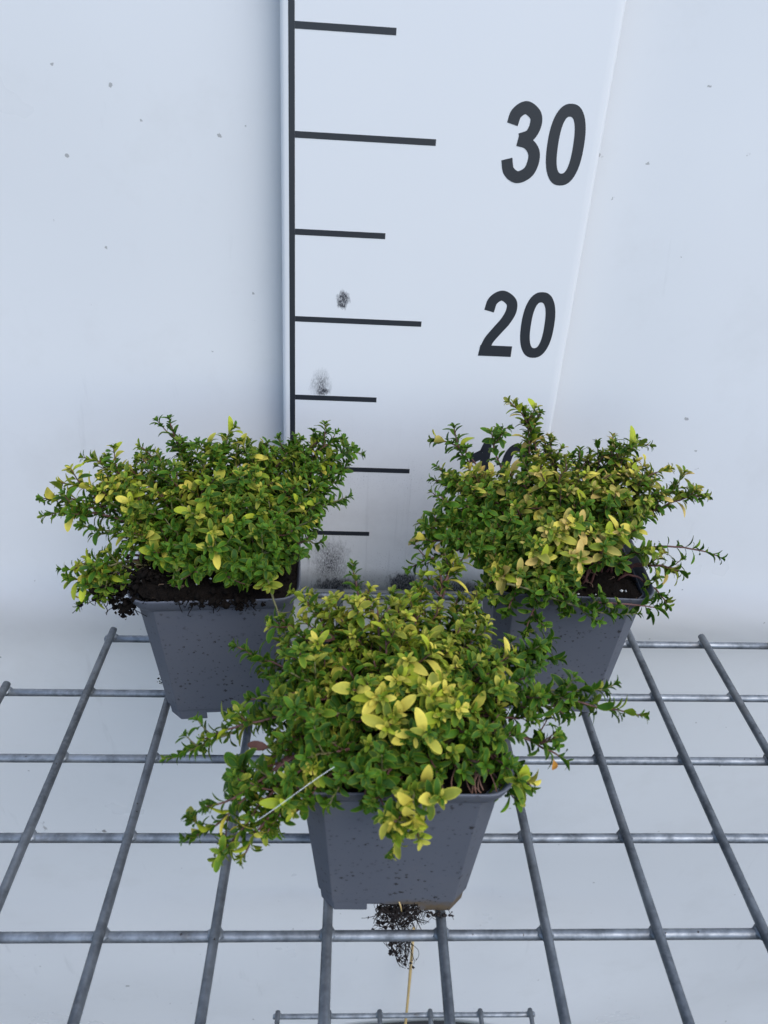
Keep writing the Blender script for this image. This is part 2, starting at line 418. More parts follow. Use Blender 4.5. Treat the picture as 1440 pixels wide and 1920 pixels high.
# ------------------------------------------------------------------ pots
POT_H = 9.5; POT_Z = .43
def ring(h, c, notch=1.15):
    """chamfered square, counter-clockwise, with two extra points per side for the foot notch"""
    p = []
    for k in range(4):
        a = k*math.pi/2; R = np.array([[math.cos(a), -math.sin(a)], [math.sin(a), math.cos(a)]])
        for q in ((-(h-c), -h), (-notch, -h), (notch, -h), (h-c, -h)): p.append(tuple(R @ np.array(q)))
    return p
def ring_round(h, c):
    p = []
    for k in range(4):
        a0 = k*math.pi/2
        for i in range(6):
            a = a0 - math.pi/4 + math.pi/4*(i/2.5-1); cx, cy = (h-c)*math.sqrt(2)*math.cos(a0-math.pi/4), (h-c)*math.sqrt(2)*math.sin(a0-math.pi/4)
            p.append((cx+c*math.cos(a), cy+c*math.sin(a)))
    return p
def loft(profile, rf=None):
    V, F = [], []; rf = rf or ring; n = len(rf(3, .5))
    for (h, c, z) in profile: V += [(x, y, z) for x, y in rf(h, c)]
    for j in range(len(profile)-1):
        for i in range(n): F.append((j*n+i, j*n+(i+1) % n, (j+1)*n+(i+1) % n, (j+1)*n+i))
    return V, F
def make_pot(root, rot, mat):
    V, F = loft([(3.26, .62, 0), (3.29, .63, .5), (3.31, .64, .82), (3.39, .66, .86), (4.04, .95, 8.5), (4.06, .95, 8.9)])
    n = 16
    F = [f for i, f in enumerate(F) if not (i < n and i % 4 == 1)]      # the notches between the feet
    n0 = len(V); V += [(x, y, .62) for x, y in ring(3.27, .63)]; F.append(tuple(n0+i for i in range(n)))
    pot = obj('pot', mesh('pot', V, F), mat, root); pot.rotation_euler.z = rot
    s = pot.modifiers.new('wall', 'SOLIDIFY'); s.thickness = .09*CM; s.offset = -1
    bevel(pot, .14, 2, 20)
    V, F = loft([(4.06, .95, 8.66), (4.13, .98, 8.74), (4.26, 1.04, 9.0), (4.37, 1.1, 9.34), (4.40, 1.12, 9.5), (4.33, 1.1, 9.53), (4.26, 1.08, 9.45), (4.0, .95, 8.8), (3.98, .95, 8.66), (4.06, .95, 8.66)], ring_round)
    rim = obj('rim', mesh('rim', V, F, True), mat, pot); bevel(rim, .06, 2, 35)
    return pot
def make_soil(root, rot, rng, level, extra=None, spill=()):
    V, F = [], []; N = 44; h = 4.2 if level > 9.2 else 3.93
    c, s = math.cos(rot), math.sin(rot)
    for i in range(N+1):
        for j in range(N+1):
            x, y = -h+2*h*i/N, -h+2*h*j/N
            if abs(x)+abs(y) > 2*h-.75:
                k = (2*h-.75)/(abs(x)+abs(y)); x, y = x*k, y*k
            z = level + .35*noise.noise(Vector((x*.7, y*.7, rng.random()*.01+root.location.x*50))) + .16*noise.noise(Vector((x*2.6, y*2.6, 4))) + .08*noise.noise(Vector((x*7, y*7, 2)))
            e = max(abs(x), abs(y))/h; z -= .35*max(0, e-.85)/.15
            if extra: z += extra(x, y)
            V.append((x*c-y*s, x*s+y*c, z))
    for i in range(N):
        for j in range(N):
            a = i*(N+1)+j; F.append((a, a+N+1, a+N+2, a+1))
    def top(x, y): return level + (extra(x, y) if extra else 0)
    for k in range(420):
        x, y = rng.uniform(-.96, .96)*h, rng.uniform(-.96, .96)*h
        if abs(x)+abs(y) > 1.72*h: continue
        lump(V, F, (x*c-y*s, x*s+y*c, top(x, y)+rng.uniform(-.1, .12)), rng.choice((.06, .08, .12, .17))*rng.uniform(.7, 1.3), rng)
    for (cx, cy, cz, rx, ry, rz, num) in spill:
        for k in range(num):
            p = np.array([rng.gauss(0, .5), rng.gauss(0, .5), rng.gauss(0, .5)])
            lump(V, F, (cx+p[0]*rx, cy+p[1]*ry, cz+p[2]*rz), rng.choice((.05, .07, .09, .14, .2))*rng.uniform(.7, 1.3), rng)
            if k % 3 == 0:
                a = np.array([cx+p[0]*rx, cy+p[1]*ry, cz+p[2]*rz]); d = np.array([rng.gauss(0, .35), rng.gauss(0, .3), rng.gauss(-.15, .3)])
                e = np.array([rng.gauss(0, .2), rng.gauss(0, .2), rng.gauss(0, .2)])
                tube(V, F, bez(a, a+d*.4+e, a+d*.7-e, a+d, 6), .022, 4)
    so = obj('soil', mesh('soil', V, F, True), M_SOIL, root)
    V, F = [], []
    for k in range(26):
        x, y = rng.uniform(-3.8, 3.8), rng.uniform(-4.0, 1)
        a = np.array([x*c-y*s, x*s+y*c, top(x, y)+.12]); d = np.array([rng.gauss(0, .7), rng.gauss(-.2, .4), rng.gauss(0, .1)]); e = np.array([rng.gauss(0, .5), rng.gauss(0, .4), rng.uniform(0, .25)])
        tube(V, F, bez(a, a+d*.3+e, a+d*.7-e*.5+np.array([0, 0, .25]), a+d, 9), rng.uniform(.014, .035), 5)
    tag(obj('fine_roots', mesh('fine_roots', V, F, True), M_ROOT, so), kind='stuff')
    V, F = [], []
    for k in range(9):
        x, y = rng.uniform(-3.7, 3.7), rng.uniform(-3.9, -1.0)
        lump(V, F, (x*c-y*s, x*s+y*c, top(x, y)+.14), rng.uniform(.04, .09), rng)
    tag(obj('perlite', mesh('perlite', V, F), M_PERLITE, so), kind='stuff')
    return so

# ------------------------------------------------------------------ thyme: leaves and shoots
LS = np.array([0, .08, .22, .40, .58, .76, .90, .97, 1.0]); LV = np.array([-1, -.74, 0, .74, 1])
def leaf_template(width, fold, curl, twist, sharp):
    width *= .84
    V = []
    for s in LS:
        hw = width/2*(math.sin(math.pi/2*s/.58)**(1.1*sharp) if s < .58 else max(0, 1-((s-.58)/.425)**2.3)**.62)
        if s < .2: hw = max(hw*.85, .035)
        if s == 1: hw = width*.07
        for v in LV:
            y = v*hw; z = fold*abs(v)**1.5*hw - curl*s*s*.5 + .10*math.sin(math.pi*s) + twist*v*hw*s
            V.append((s, y, z))
    return np.array(V)
LF = [(i*5+j, i*5+j+1, (i+1)*5+j+1, (i+1)*5+j) for i in range(len(LS)-1) for j in range(4)]
SHAPES = [leaf_template(*a) for a in ((.46, .35, .15, .0, .9), (.52, .25, .30, .2, .85), (.42, .55, .05, -.15, 1.0),
                                      (.55, .2, .45, -.2, .9), (.48, .45, -.2, .1, .9), (.44, .35, .6, .25, 1.0))]
GREENS = [np.array(c) for c in ((.020, .078, .006), (.032, .112, .008), (.058, .160, .010), (.026, .088, .014))]
YELLOWS = {'lemon': np.array((.74, .62, .10)), 'warm': np.array((.74, .53, .16)), 'lime': np.array((.42, .47, .035)),
           'orange': np.array((.60, .27, .05)), 'brown': np.array((.10, .045, .035))}
TONES = list(YELLOWS)
def leaf_colours(tone, level, green):
    """per-vertex colour; level 0 green with a thin pale edge ... 5 wholly yellow"""
    g = GREENS[green]; y = YELLOWS[TONES[tone]]; lv = level/5; out = []
    lime = YELLOWS['lime']
    if TONES[tone] in ('brown', 'orange'): return np.tile(np.append(y, 1.0), (len(LS)*5, 1))
    for s in LS:
        for v in LV:
            edge = 1.0 if abs(v) == 1 or s > .97 else (.10 if abs(v) > .5 else 0)
            body = max(0, (lv-.25)/.75)**1.2*(.55+.45*min(1, s*1.6))
            body = min(1, body*(1.12 if lv > .85 else 1))
            k = min(1, body + edge*(.42+.58*lv)*(1-body))
            c = g*(1-k) + (lime*(1-lv)+y*lv)*k
            if v == 0: c = c*(1-.12) + np.array((.16, .26, .05))*.12
            out.append(np.append(c, 1.0))
    return np.array(out)
_leafmesh = {}; _leafcol = {}
def lcol(key):
    if key not in _leafcol: _leafcol[key] = leaf_colours(*key)
    return _leafcol[key]
def leaf_mesh(shape, key):
    k = (shape,)+key
    if k not in _leafmesh:
        me = bpy.data.meshes.new('leaf'); me.from_pydata((SHAPES[shape]*CM).tolist(), [], LF)
        me.polygons.foreach_set('use_smooth', [True]*len(me.polygons))
        at = me.color_attributes.new('leaf_colour', 'FLOAT_COLOR', 'POINT'); at.data.foreach_set('color', lcol(key).astype(np.float32).ravel())
        me.materials.append(M_LEAF); me.update(); _leafmesh[k] = me
    return _leafmesh[k]

UPV = np.array([0, 0, 1.0])
class Plant:
    def __init__(s, seed, yellow, tones, reddish, scale=1.0):
        s.rng = random.Random(seed); s.leaves = []; s.stems = []; s.yellow = yellow; s.tones = tones; s.red = reddish; s.sc = scale
    def leaf(s, p, d, n, L, key, shape=None):
        d = unit(d); n = unit(n - d*(n@d)); s.leaves.append((p, d, n, L, s.rng.randrange(len(SHAPES)) if shape is None else shape, key))
    def key(s, yel):
        r = s.rng
        lv = int(max(0, min(5, round(yel*5 + r.gauss(0, .85)))))
        return (TONES.index(r.choice(s.tones)), lv, r.choice((0, 0, 1, 1, 1, 2, 2, 3)))
    def dress(s, pts, start, yel, big, size=1.0, tufts=.45, gap=.31, tipyel=.0):
        r = s.rng; pts = np.asarray(pts); seg = np.linalg.norm(np.diff(pts, axis=0), axis=1); cum = np.concatenate([[0], np.cumsum(seg)]); tot = cum[-1]
        pos = start*tot; k = r.randrange(4); ref = None
        nodes = []
        while pos < tot:
            nodes.append(pos); f = pos/tot; pos += gap*(1.25-.55*f)*r.uniform(.8, 1.2)*s.sc
        for q in nodes:
            i = min(len(seg)-1, int(np.searchsorted(cum, q, 'right')-1)); u = (q-cum[i])/seg[i]
            p = pts[i]*(1-u)+pts[i+1]*u; T = unit(pts[i+1]-pts[i])
            a = np.array([.31, .17, .93]) if abs(T[2]) < .9 else np.array([1.0, .1, 0]); A = unit(a - T*(a@T)); B = np.cross(T, A)
            t = (q/tot-start)/(1-start+1e-6); phi0 = k*math.pi/2 + r.gauss(.35, .3); k += 1
            for sgn in (0, 1):
                phi = phi0 + sgn*math.pi + r.gauss(0, .15); R = A*math.cos(phi)+B*math.sin(phi)
                ang = math.radians((82-38*t)+r.gauss(0, 10))
                d = T*math.cos(ang)+R*math.sin(ang); n = T*math.sin(ang)-R*math.cos(ang) + UPV*.45 + np.array([0, -.12, 0])
                L = .62*s.sc*size*(.78+.42*math.sin(math.pi*min(1, .15+.8*t)))*r.uniform(.78, 1.22)*(1 if t < .88 else .72)
                y = (min(yel, .45) if big else yel)*(.35+.75*t)+tipyel*max(0, t-.7)
                if big and .4 < t < .95 and r.random() < .40*(.6+.5*yel): L = min(1.15, L*r.uniform(1.25, 1.65)); y = max(y, r.uniform(.8, 1.1))
                s.leaf(p, d, n, L, s.key(y))
                if r.random() < tufts*(1-.4*t):
                    D = unit(T*.8+R*.75); off = p+D*.10
                    for m in range(r.choice((2, 2, 4))):
                        ph = m*math.pi/2*(1 if m < 2 else 1)+r.uniform(0, 1) + (m % 2)*math.pi/2
                        E = unit(np.cross(D, UPV+np.array([.1, .2, 0]))); G = np.cross(D, E); q2 = E*math.cos(ph)+G*math.sin(ph)
                        dd = D*.75+q2*.65; s.leaf(off, dd, D*.65-q2*.75+UPV*.3, .34*s.sc*size*r.uniform(.7, 1.25), s.key(yel*.6*(.4+.6*t)))
        # closing rosette
        T = unit(pts[-1]-pts[-2]); E = unit(np.cross(T, UPV+np.array([.13, .2, 0]))); G = np.cross(T, E)
        for m in range(6):
            ph = m*math.pi/2 + (m//4)*.6 + r.gauss(0, .2); q2 = E*math.cos(ph)+G*math.sin(ph); a = .85 if m < 4 else .4
            s.leaf(pts[-1], T*math.cos(a)+q2*math.sin(a), T*math.sin(a)-q2*math.cos(a)+UPV*.2, (.42 if m < 4 else .28)*s.sc*size*r.uniform(.8, 1.2), s.key(yel+tipyel*.3))
    def shoot(s, base, tip, yel=None, big=None, droop=0.0, start=.38, side=None, lift=.42, size=1.0, aim=None, thick=1.0, gap=.31, tufts=.45, tipyel=0.0, green=False):
        r = s.rng; base, tip = np.asarray(base, float), np.asarray(tip, float); D = tip-base; L = np.linalg.norm(D); H = np.array([D[0], D[1], 0]); 
        H = unit(H) if np.linalg.norm(H) > .3 else np.array([0, -.4, 0])
        aimv = unit(H*.55+UPV*(.75-droop*1.5)+np.array([0, -.30, 0])) if aim is None else unit(np.asarray(aim, float))
        p1 = base + UPV*L*lift + D*.12 + np.array([r.gauss(0, .06), r.gauss(0, .06), 0])*L
        p2 = tip - aimv*L*.30 + np.array([r.gauss(0, .04), r.gauss(0, .04), r.gauss(0, .03)])*L
        pts = bez(base, p1, p2, tip, 22); w = r.uniform(0, 50)
        for i in range(2, 22):
            pts[i] += .10*np.array([noise.noise(Vector((w+i*.35, 0, 0))), noise.noise(Vector((w+i*.35, 7, 0))), noise.noise(Vector((w+i*.35, 13, 0)))])
        yel = max(0, min(1, r.gauss(s.yellow, .22))) if yel is None else yel
        big = (r.random() < .42 and yel > .14) if big is None else big
        V, F = [], []; tube(V, F, pts, np.linspace(.075, .032, 22)*thick, 6)
        s.dress(pts, start, yel, big, size, gap=gap, tufts=tufts, tipyel=tipyel)
        ns = (0 if L < 2.5 else int(L*.62)) if side is None else side
        for k in range(ns):
            f = r.uniform(max(start*.9, .25), .86); i = int(f*20)+1; T = unit(pts[i+1]-pts[i-1]); a = r.uniform(0, 6.28)
            E = unit(np.cross(T, UPV+np.array([.1, .1, 0]))); G = np.cross(T, E); R = E*math.cos(a)+G*math.sin(a)
            d = unit(T*.65+R*.8+UPV*.28); l = r.uniform(.7, 1.7)*(1.15-f*.5)
            q = bez(pts[i], pts[i]+unit(T+R)*l*.4, pts[i]+d*l*.7, pts[i]+d*l+UPV*.12*l, 8)
            tube(V, F, q, np.linspace(.042, .024, 8)*thick, 5); s.dress(q, .22, max(0, min(1, yel+r.gauss(0, .12))), big and r.random() < .4, size*.92, gap=gap*.9, tufts=tufts*.7, tipyel=tipyel)
        s.stems.append((V, F, M_STEM_RED if r.random() < s.red and not green else M_STEM_GREEN)); return pts
    def build(s, root, ro):
        ro = np.asarray(ro)
        for V, F, m in s.stems:
            obj('stem', mesh('stem', [tuple(np.asarray(v)-ro) for v in V], F, True), m, root)
        # the leaves that show largest: nearest leaf of each small patch of the view, then by size in the view
        P = np.array([l[0]+l[1]*l[3]*.5 for l in s.leaves]); d = P-CAM; dep = d@CF; u = 720+FPX*(d@CR)/dep; v = 960-FPX*(d@CU)/dep
        tocam = -d/np.linalg.norm(d, axis=1)[:, None]; nn = np.array([l[2] for l in s.leaves]); LL = np.array([l[3] for l in s.leaves])
        facing = np.abs((nn*tocam).sum(1)); area = (LL/dep)**2*(.25+facing)
        best = {}
        for i in range(len(P)):
            c = (int(u[i]//13), int(v[i]//13))
            if c not in best or dep[i] < dep[best[c]]: best[c] = i
        front = sorted(best.values(), key=lambda i: -area[i])[:300]; fs = set(front)
        def mtx(l):
            p, dd, n, L, sh, key = l; y = np.cross(n, dd)
            return np.stack([dd*L, y*L, n*L], 1), p-ro
        for i in front:
            R, p = mtx(s.leaves[i]); o = bpy.data.objects.new('leaf', leaf_mesh(s.leaves[i][4], s.leaves[i][5])); COL.objects.link(o); o.parent = root
            o.matrix_local = Matrix(((R[0][0], R[0][1], R[0][2], p[0]*CM), (R[1][0], R[1][1], R[1][2], p[1]*CM), (R[2][0], R[2][1], R[2][2], p[2]*CM), (0, 0, 0, 1)))
        VV, CC = [], []
        for i, l in enumerate(s.leaves):
            if i in fs: continue
            R, p = mtx(l); VV.append(SHAPES[l[4]] @ R.T + p); CC.append(lcol(l[5]))
        nv = len(LS)*5; nl = len(VV); V = (np.concatenate(VV)*CM).astype(np.float32)
        F = (np.array(LF)[None]+(np.arange(nl)*nv)[:, None, None]).reshape(-1, 4).astype(np.int32)
        me = bpy.data.meshes.new('foliage'); me.vertices.add(len(V)); me.vertices.foreach_set('co', V.ravel())
        me.loops.add(F.size); me.loops.foreach_set('vertex_index', F.ravel()); me.polygons.add(len(F))
        me.polygons.foreach_set('loop_start', np.arange(0, F.size, 4, dtype=np.int32)); me.polygons.foreach_set('use_smooth', np.ones(len(F), bool))
        me.update(calc_edges=True)
        at = me.color_attributes.new('leaf_colour', 'FLOAT_COLOR', 'POINT'); at.data.foreach_set('color', np.concatenate(CC).astype(np.float32).ravel())
        o = obj('foliage', me, M_LEAF, root); o['kind'] = 'stuff'; o['label'] = 'dense small thyme leaves filling the cushion'

def inside(poly, x, y):
    c = False; j = len(poly)-1
    for i in range(len(poly)):
        (xi, yi), (xj, yj) = poly[i], poly[j]
        if (yi > y) != (yj > y) and x < (xj-xi)*(y-yi)/(yj-yi)+xi: c = not c
        j = i
    return c
def fill(pl, poly, dome, center, soil_z, n, spacing, yel_at=None, inner=.55, **kw):
    """shoots whose tips cover the cushion evenly; the depth of a tip follows the cushion's curve"""
    r = pl.rng; xs = [p[0] for p in poly]; ys = [p[1] for p in poly]; done = []; tries = 0
    while len(done) < n and tries < n*60:
        tries += 1; x, y = r.uniform(min(xs), max(xs)), r.uniform(min(ys), max(ys))
        if not inside(poly, x, y) or any((x-a)**2+(y-b)**2 < spacing**2 for a, b in done): continue
        done.append((x, y)); k = len(done)
        T = at_y(x, y, np.interp(y, [d[0] for d in dome], [d[1] for d in dome]) + r.gauss(0, .35))
        if T[2] < soil_z+.3: T = at_z(x, y, soil_z+r.uniform(.4, .9))
        C = np.array([center[0], center[1], soil_z]); dv = (T-C)*np.array([1, 1, 0])
        o = dv*.55; m = max(abs(o[0]), abs(o[1]))
        if m > 3.2: o = o*3.2/m
        B = C+o+np.array([r.gauss(0, .35), r.gauss(0, .35), -.1])
        pl.shoot(B, T, yel=None if yel_at is None else max(0, min(1, yel_at(x, y)+r.gauss(0, .16))), **kw)
        if r.random() < inner:
            T2 = B+(T-B)*r.uniform(.5, .8)+np.array([r.gauss(0, .5), r.gauss(0, .5), r.gauss(0, .2)])
            if T2[2] > soil_z+.2: pl.shoot(B+np.array([r.gauss(0, .4), r.gauss(0, .4), 0]), T2, yel=.05+.1*r.random(), big=False, **kw)
def anchor(center, T, soil_z, reach=.55, lim=3.3):
    C = np.array([center[0], center[1], soil_z-.1]); o = (T-C)*np.array([1, 1, 0])*reach; m = max(abs(o[0]), abs(o[1]), 1e-6)
    return C+(o*lim/m if m > lim else o)
def sprigs(pl, center, soil_z, items):
    for it in items:
        x, y, Y = it[:3]; kw = it[3] if len(it) > 3 else {}
        T = at_y(x, y, Y); b = kw.pop('base', None); B = at_y(*b) if b else anchor(center, T, soil_z)
        pl.shoot(B, T, **kw)

def potted(label, center, rot, mat, level, seed, extra=None, spill=()):
    ro = (center[0], center[1], POT_Z); root = empty('potted_thyme', ro)
    tag(root, label, 'potted plant', 'potted thymes on the wire shelf')
    make_pot(root, rot, mat); so = make_soil(root, rot, random.Random(seed), level, extra, spill)
    return root, ro

# --- thyme by the scale line, in the pot with soil spilling over its corner
C1 = (13.55, 15.65)
p = at_y(212, 1105, 12.6)-np.array([C1[0], C1[1], POT_Z]); p2 = at_y(265, 1085, 12.2)-np.array([C1[0], C1[1], POT_Z]); p3 = at_y(238, 1140, 11.7)-np.array([C1[0], C1[1], POT_Z])
root1, ro1 = potted('green thyme with yellow leaf edges in grey pot, soil spilling over its rim', C1, math.radians(3.5), M_POT, 9.45, 11,
                    extra=lambda x, y: .55*math.exp(-((x+3.2)**2+(y+2.6)**2)/4.5)+.15,
                    spill=((p[0], p[1], p[2], .95, .9, .95, 230), (p2[0], p2[1], p2[2], 1.3, .9, .8, 200), (p3[0], p3[1], p3[2], .5, .35, .5, 60),
                           (-.5, -4.35, 9.45, 2.6, .18, .22, 150), (1.4, -4.35, 9.35, 1.0, .15, .3, 60)))
A = Plant(21, .26, ('lemon', 'lime', 'lemon'), .4)
S1 = POT_Z+9.5
sprigs(A, C1, S1, [(318, 788, 18.5, dict(yel=.1, aim=(-.25, 0, 1), start=.3)), (345, 830, 18.3, dict(yel=.15, aim=(0, 0, 1))), (438, 802, 18.2, dict(yel=.35, aim=(.5, 0, .7))), (395, 830, 18),
    (500, 832, 18), (552, 820, 18.5, dict(yel=.1)), (612, 812, 18.5, dict(yel=.1)), (640, 822, 18.3, dict(yel=.1, aim=(.8, 0, .2))), (676, 852, 18, dict(yel=.1, aim=(1, 0, -.35), start=.5)), (655, 870, 17.5, dict(yel=.1)),
    (652, 932, 16, dict(yel=.05, aim=(1, -.1, .45), start=.55, side=2)), (600, 1018, 14.2, dict(yel=.0, aim=(1, -.2, .1), start=.75, side=0, tufts=.1)), (636, 900, 17, dict(yel=.05)),
    (265, 838, 17.5), (158, 858, 16.5, dict(yel=.4, aim=(-1, 0, .2))), (200, 860, 16.6, dict(yel=.35)), (114, 905, 15.2, dict(yel=.6, big=True, aim=(-1, -.1, .15))), (82, 935, 14.8, dict(yel=.3, aim=(-1, -.1, -.05), start=.45)), (84, 966, 14.4, dict(yel=.15, aim=(-1, -.2, -.2), start=.45)),
    (128, 940, 14.7, dict(yel=.4, big=True)), (158, 985, 14, dict(yel=.1, start=.55, side=1)), (190, 900, 15.3, dict(yel=.55, big=True)), (232, 930, 14.3, dict(yel=.8, big=True)), (250, 1000, 13, dict(yel=.45, big=True)),
    (116, 1068, 12.3, dict(yel=.1, aim=(-1, -.2, .1), start=.4, side=2)), (150, 1062, 12.2, dict(yel=.85, big=True, aim=(-.6, -.2, .5), start=.45, side=1, size=1.05)), (178, 1095, 11.9, dict(yel=.4, aim=(-.6, -.4, -.2), start=.4, side=2)), (150, 1135, 11.8, dict(yel=.15, aim=(-.5, -.2, -.7), start=.45, side=2)),
    (165, 1080, 12.0, dict(yel=.5, big=True, aim=(-.5, -.5, .5), start=.5, side=2, size=1.1)), (185, 1115, 11.8, dict(yel=.1, aim=(-.4, -.4, -.3), start=.5)), (130, 1085, 12.1, dict(yel=.2, big=True, start=.5)), (325, 1085, 11.6, dict(yel=0, aim=(-.1, -.3, -.4), start=.5, side=1)), (372, 1075, 11.5, dict(yel=.05, aim=(.9, -.3, -.1), start=.55, side=1)), (475, 1070, 11.2, dict(yel=.1, droop=.4)), (505, 1095, 10.6, dict(yel=.55, aim=(.3, -.8, .1), start=.6)),
    (548, 1215, 9.6, dict(yel=.3, aim=(.2, -.2, -1), start=.6, side=1, base=(500, 1075, 12.0), lift=.05, gap=.7)),
    (430, 1085, 11.2, dict(yel=0, droop=.5)), (540, 1050, 13, dict(yel=0)), (555, 1000, 14, dict(yel=0)), (590, 960, 15, dict(yel=0))])
POLY1 = [(195, 900), (270, 850), (345, 835), (440, 830), (540, 822), (620, 830), (640, 880), (600, 960), (565, 1040), (520, 1075), (420, 1060), (300, 1045), (215, 990), (180, 940)]
fill(A, POLY1, [(800, 18.3), (860, 17), (930, 14.9), (1000, 12.9), (1080, 11.3)], C1, S1, 82, 28,
     yel_at=lambda x, y: .34 - .30*max(0, (x-430)/200) - .30*max(0, (y-960)/110) + .16*math.exp(-((x-300)/90)**2-((y-930)/50)**2))
A.build(root1, ro1)

# --- thyme in front of the numeral 10
C3 = (32.75, 16.4)
root3, ro3 = potted('pinkish yellow thyme in grey pot standing in front of the numeral 10', C3, math.radians(-3), M_POT, 9.0, 33)
B3 = Plant(47, .48, ('warm', 'lemon', 'warm', 'lime'), .85)
S3 = POT_Z+9.0
sprigs(B3, C3, S3, [(955, 755, 19.5, dict(yel=.45, aim=(-1, 0, .45), start=.35, side=3, lift=.6)), (985, 770, 19.6, dict(yel=.4, aim=(-.6, 0, .8), start=.4)), (1012, 775, 19.4, dict(yel=.3, aim=(.2, 0, 1))), (1030, 820, 19.2, dict(yel=.75)),
    (852, 803, 18.6, dict(yel=.15, aim=(-.3, 0, 1), start=.72, side=1)), (815, 826, 18.5, dict(yel=.15, aim=(-1, 0, .3), start=.78, side=0)), (952, 802, 18.7, dict(yel=.1, aim=(1, 0, .35), start=.62, side=2)), 
    (820, 875, 17.4, dict(yel=.05)), (812, 900, 17, dict(yel=0, aim=(-1, 0, 0))), (880, 880, 16.5, dict(yel=.9, big=True)), (870, 915, 16, dict(yel=.7, big=True)), (1010, 885, 15.8, dict(yel=1, big=True, size=1.1)), (1100, 890, 16, dict(yel=.8, big=True)), (1060, 860, 17.5, dict(yel=.6)),
    (1140, 845, 18, dict(yel=.1)), (1180, 835, 18, dict(yel=.6, aim=(1, 0, .3))), (1216, 834, 17.8, dict(yel=.35, aim=(1, 0, -.1), start=.45)), (1255, 880, 17, dict(yel=.55, aim=(1, 0, .1), start=.45)), (1322, 930, 16, dict(yel=.4, aim=(1, 0, -.25), start=.42, side=4)), (1290, 915, 16.4, dict(yel=.5, aim=(1, 0, .0))), (1260, 915, 16.6, dict(yel=.5)),
    (1350, 1044, 14.2, dict(yel=.1, aim=(1, -.05, -.12), start=.45, side=0, tufts=.2, gap=.42)), (1258, 1070, 13.4, dict(yel=.75, big=True, aim=(.7, -.3, -.1), start=.55)), (1280, 1075, 13.3, dict(yel=.2, aim=(.8, -.2, -.4), start=.7)), (1252, 1135, 12.6, dict(yel=.3, aim=(.4, -.2, -.8), start=.5, big=True)), (1230, 1030, 14, dict(yel=.3)),
    (785, 1005, 13.6, dict(yel=.15, aim=(-1, -.1, .3), start=.6, size=1.2)), (800, 985, 14, dict(yel=.3, start=.6, size=1.2)), (830, 965, 14.5, dict(yel=.2, size=1.1)), (770, 1065, 12.9, dict(yel=0, aim=(-.5, 0, -.6), start=.6)), (865, 1010, 13.6, dict(yel=.3)),
    (1065, 985, 13.6, dict(yel=1, big=True, size=1.25)), (1040, 1000, 13.3, dict(yel=.85, big=True, size=1.2)), (1080, 1040, 12.5, dict(yel=.8, big=True, size=1.15)), (1000, 1035, 12.4, dict(yel=.6, big=True)), (1045, 1075, 11.9, dict(yel=.15, size=1.2)), (940, 1080, 11.6, dict(yel=.7, big=True)),
    (1195, 1150, 10.9, dict(yel=.05, aim=(1, -.1, .25), start=.12, base=(950, 1095, 11.4), lift=.02, side=8, gap=.33, thick=.9, green=True)), (1060, 1150, 10.8, dict(yel=.05, droop=.6)), (950, 1150, 11.0, dict(yel=.1, droop=.5, start=.3)), (985, 1185, 10.2, dict(yel=.05, droop=.8, start=.4)), (900, 1110, 11.6, dict(yel=.4, droop=.3)), (1230, 1140, 11.4, dict(yel=0, aim=(1, -.1, -.3), start=.7, side=0, base=(1120, 1130, 11.2), lift=.05, size=1.3))])
POLY3 = [(830, 890), (880, 885), (925, 885), (965, 865), (1030, 835), (1110, 850), (1180, 850), (1230, 905), (1215, 960), (1190, 1010), (1120, 1045), (1070, 1085), (990, 1100), (900, 1075), (850, 1020), (825, 950)]
fill(B3, POLY3, [(820, 19), (880, 16.9), (950, 14.9), (1020, 13.0), (1100, 11.5)], C3, S3, 70, 28,
     yel_at=lambda x, y: .10 + .36*max(0, min(1, (x-880)/130)) + .15*math.exp(-((y-870)/40)**2) - .2*max(0, (y-1040)/50))
B3.build(root3, ro3)

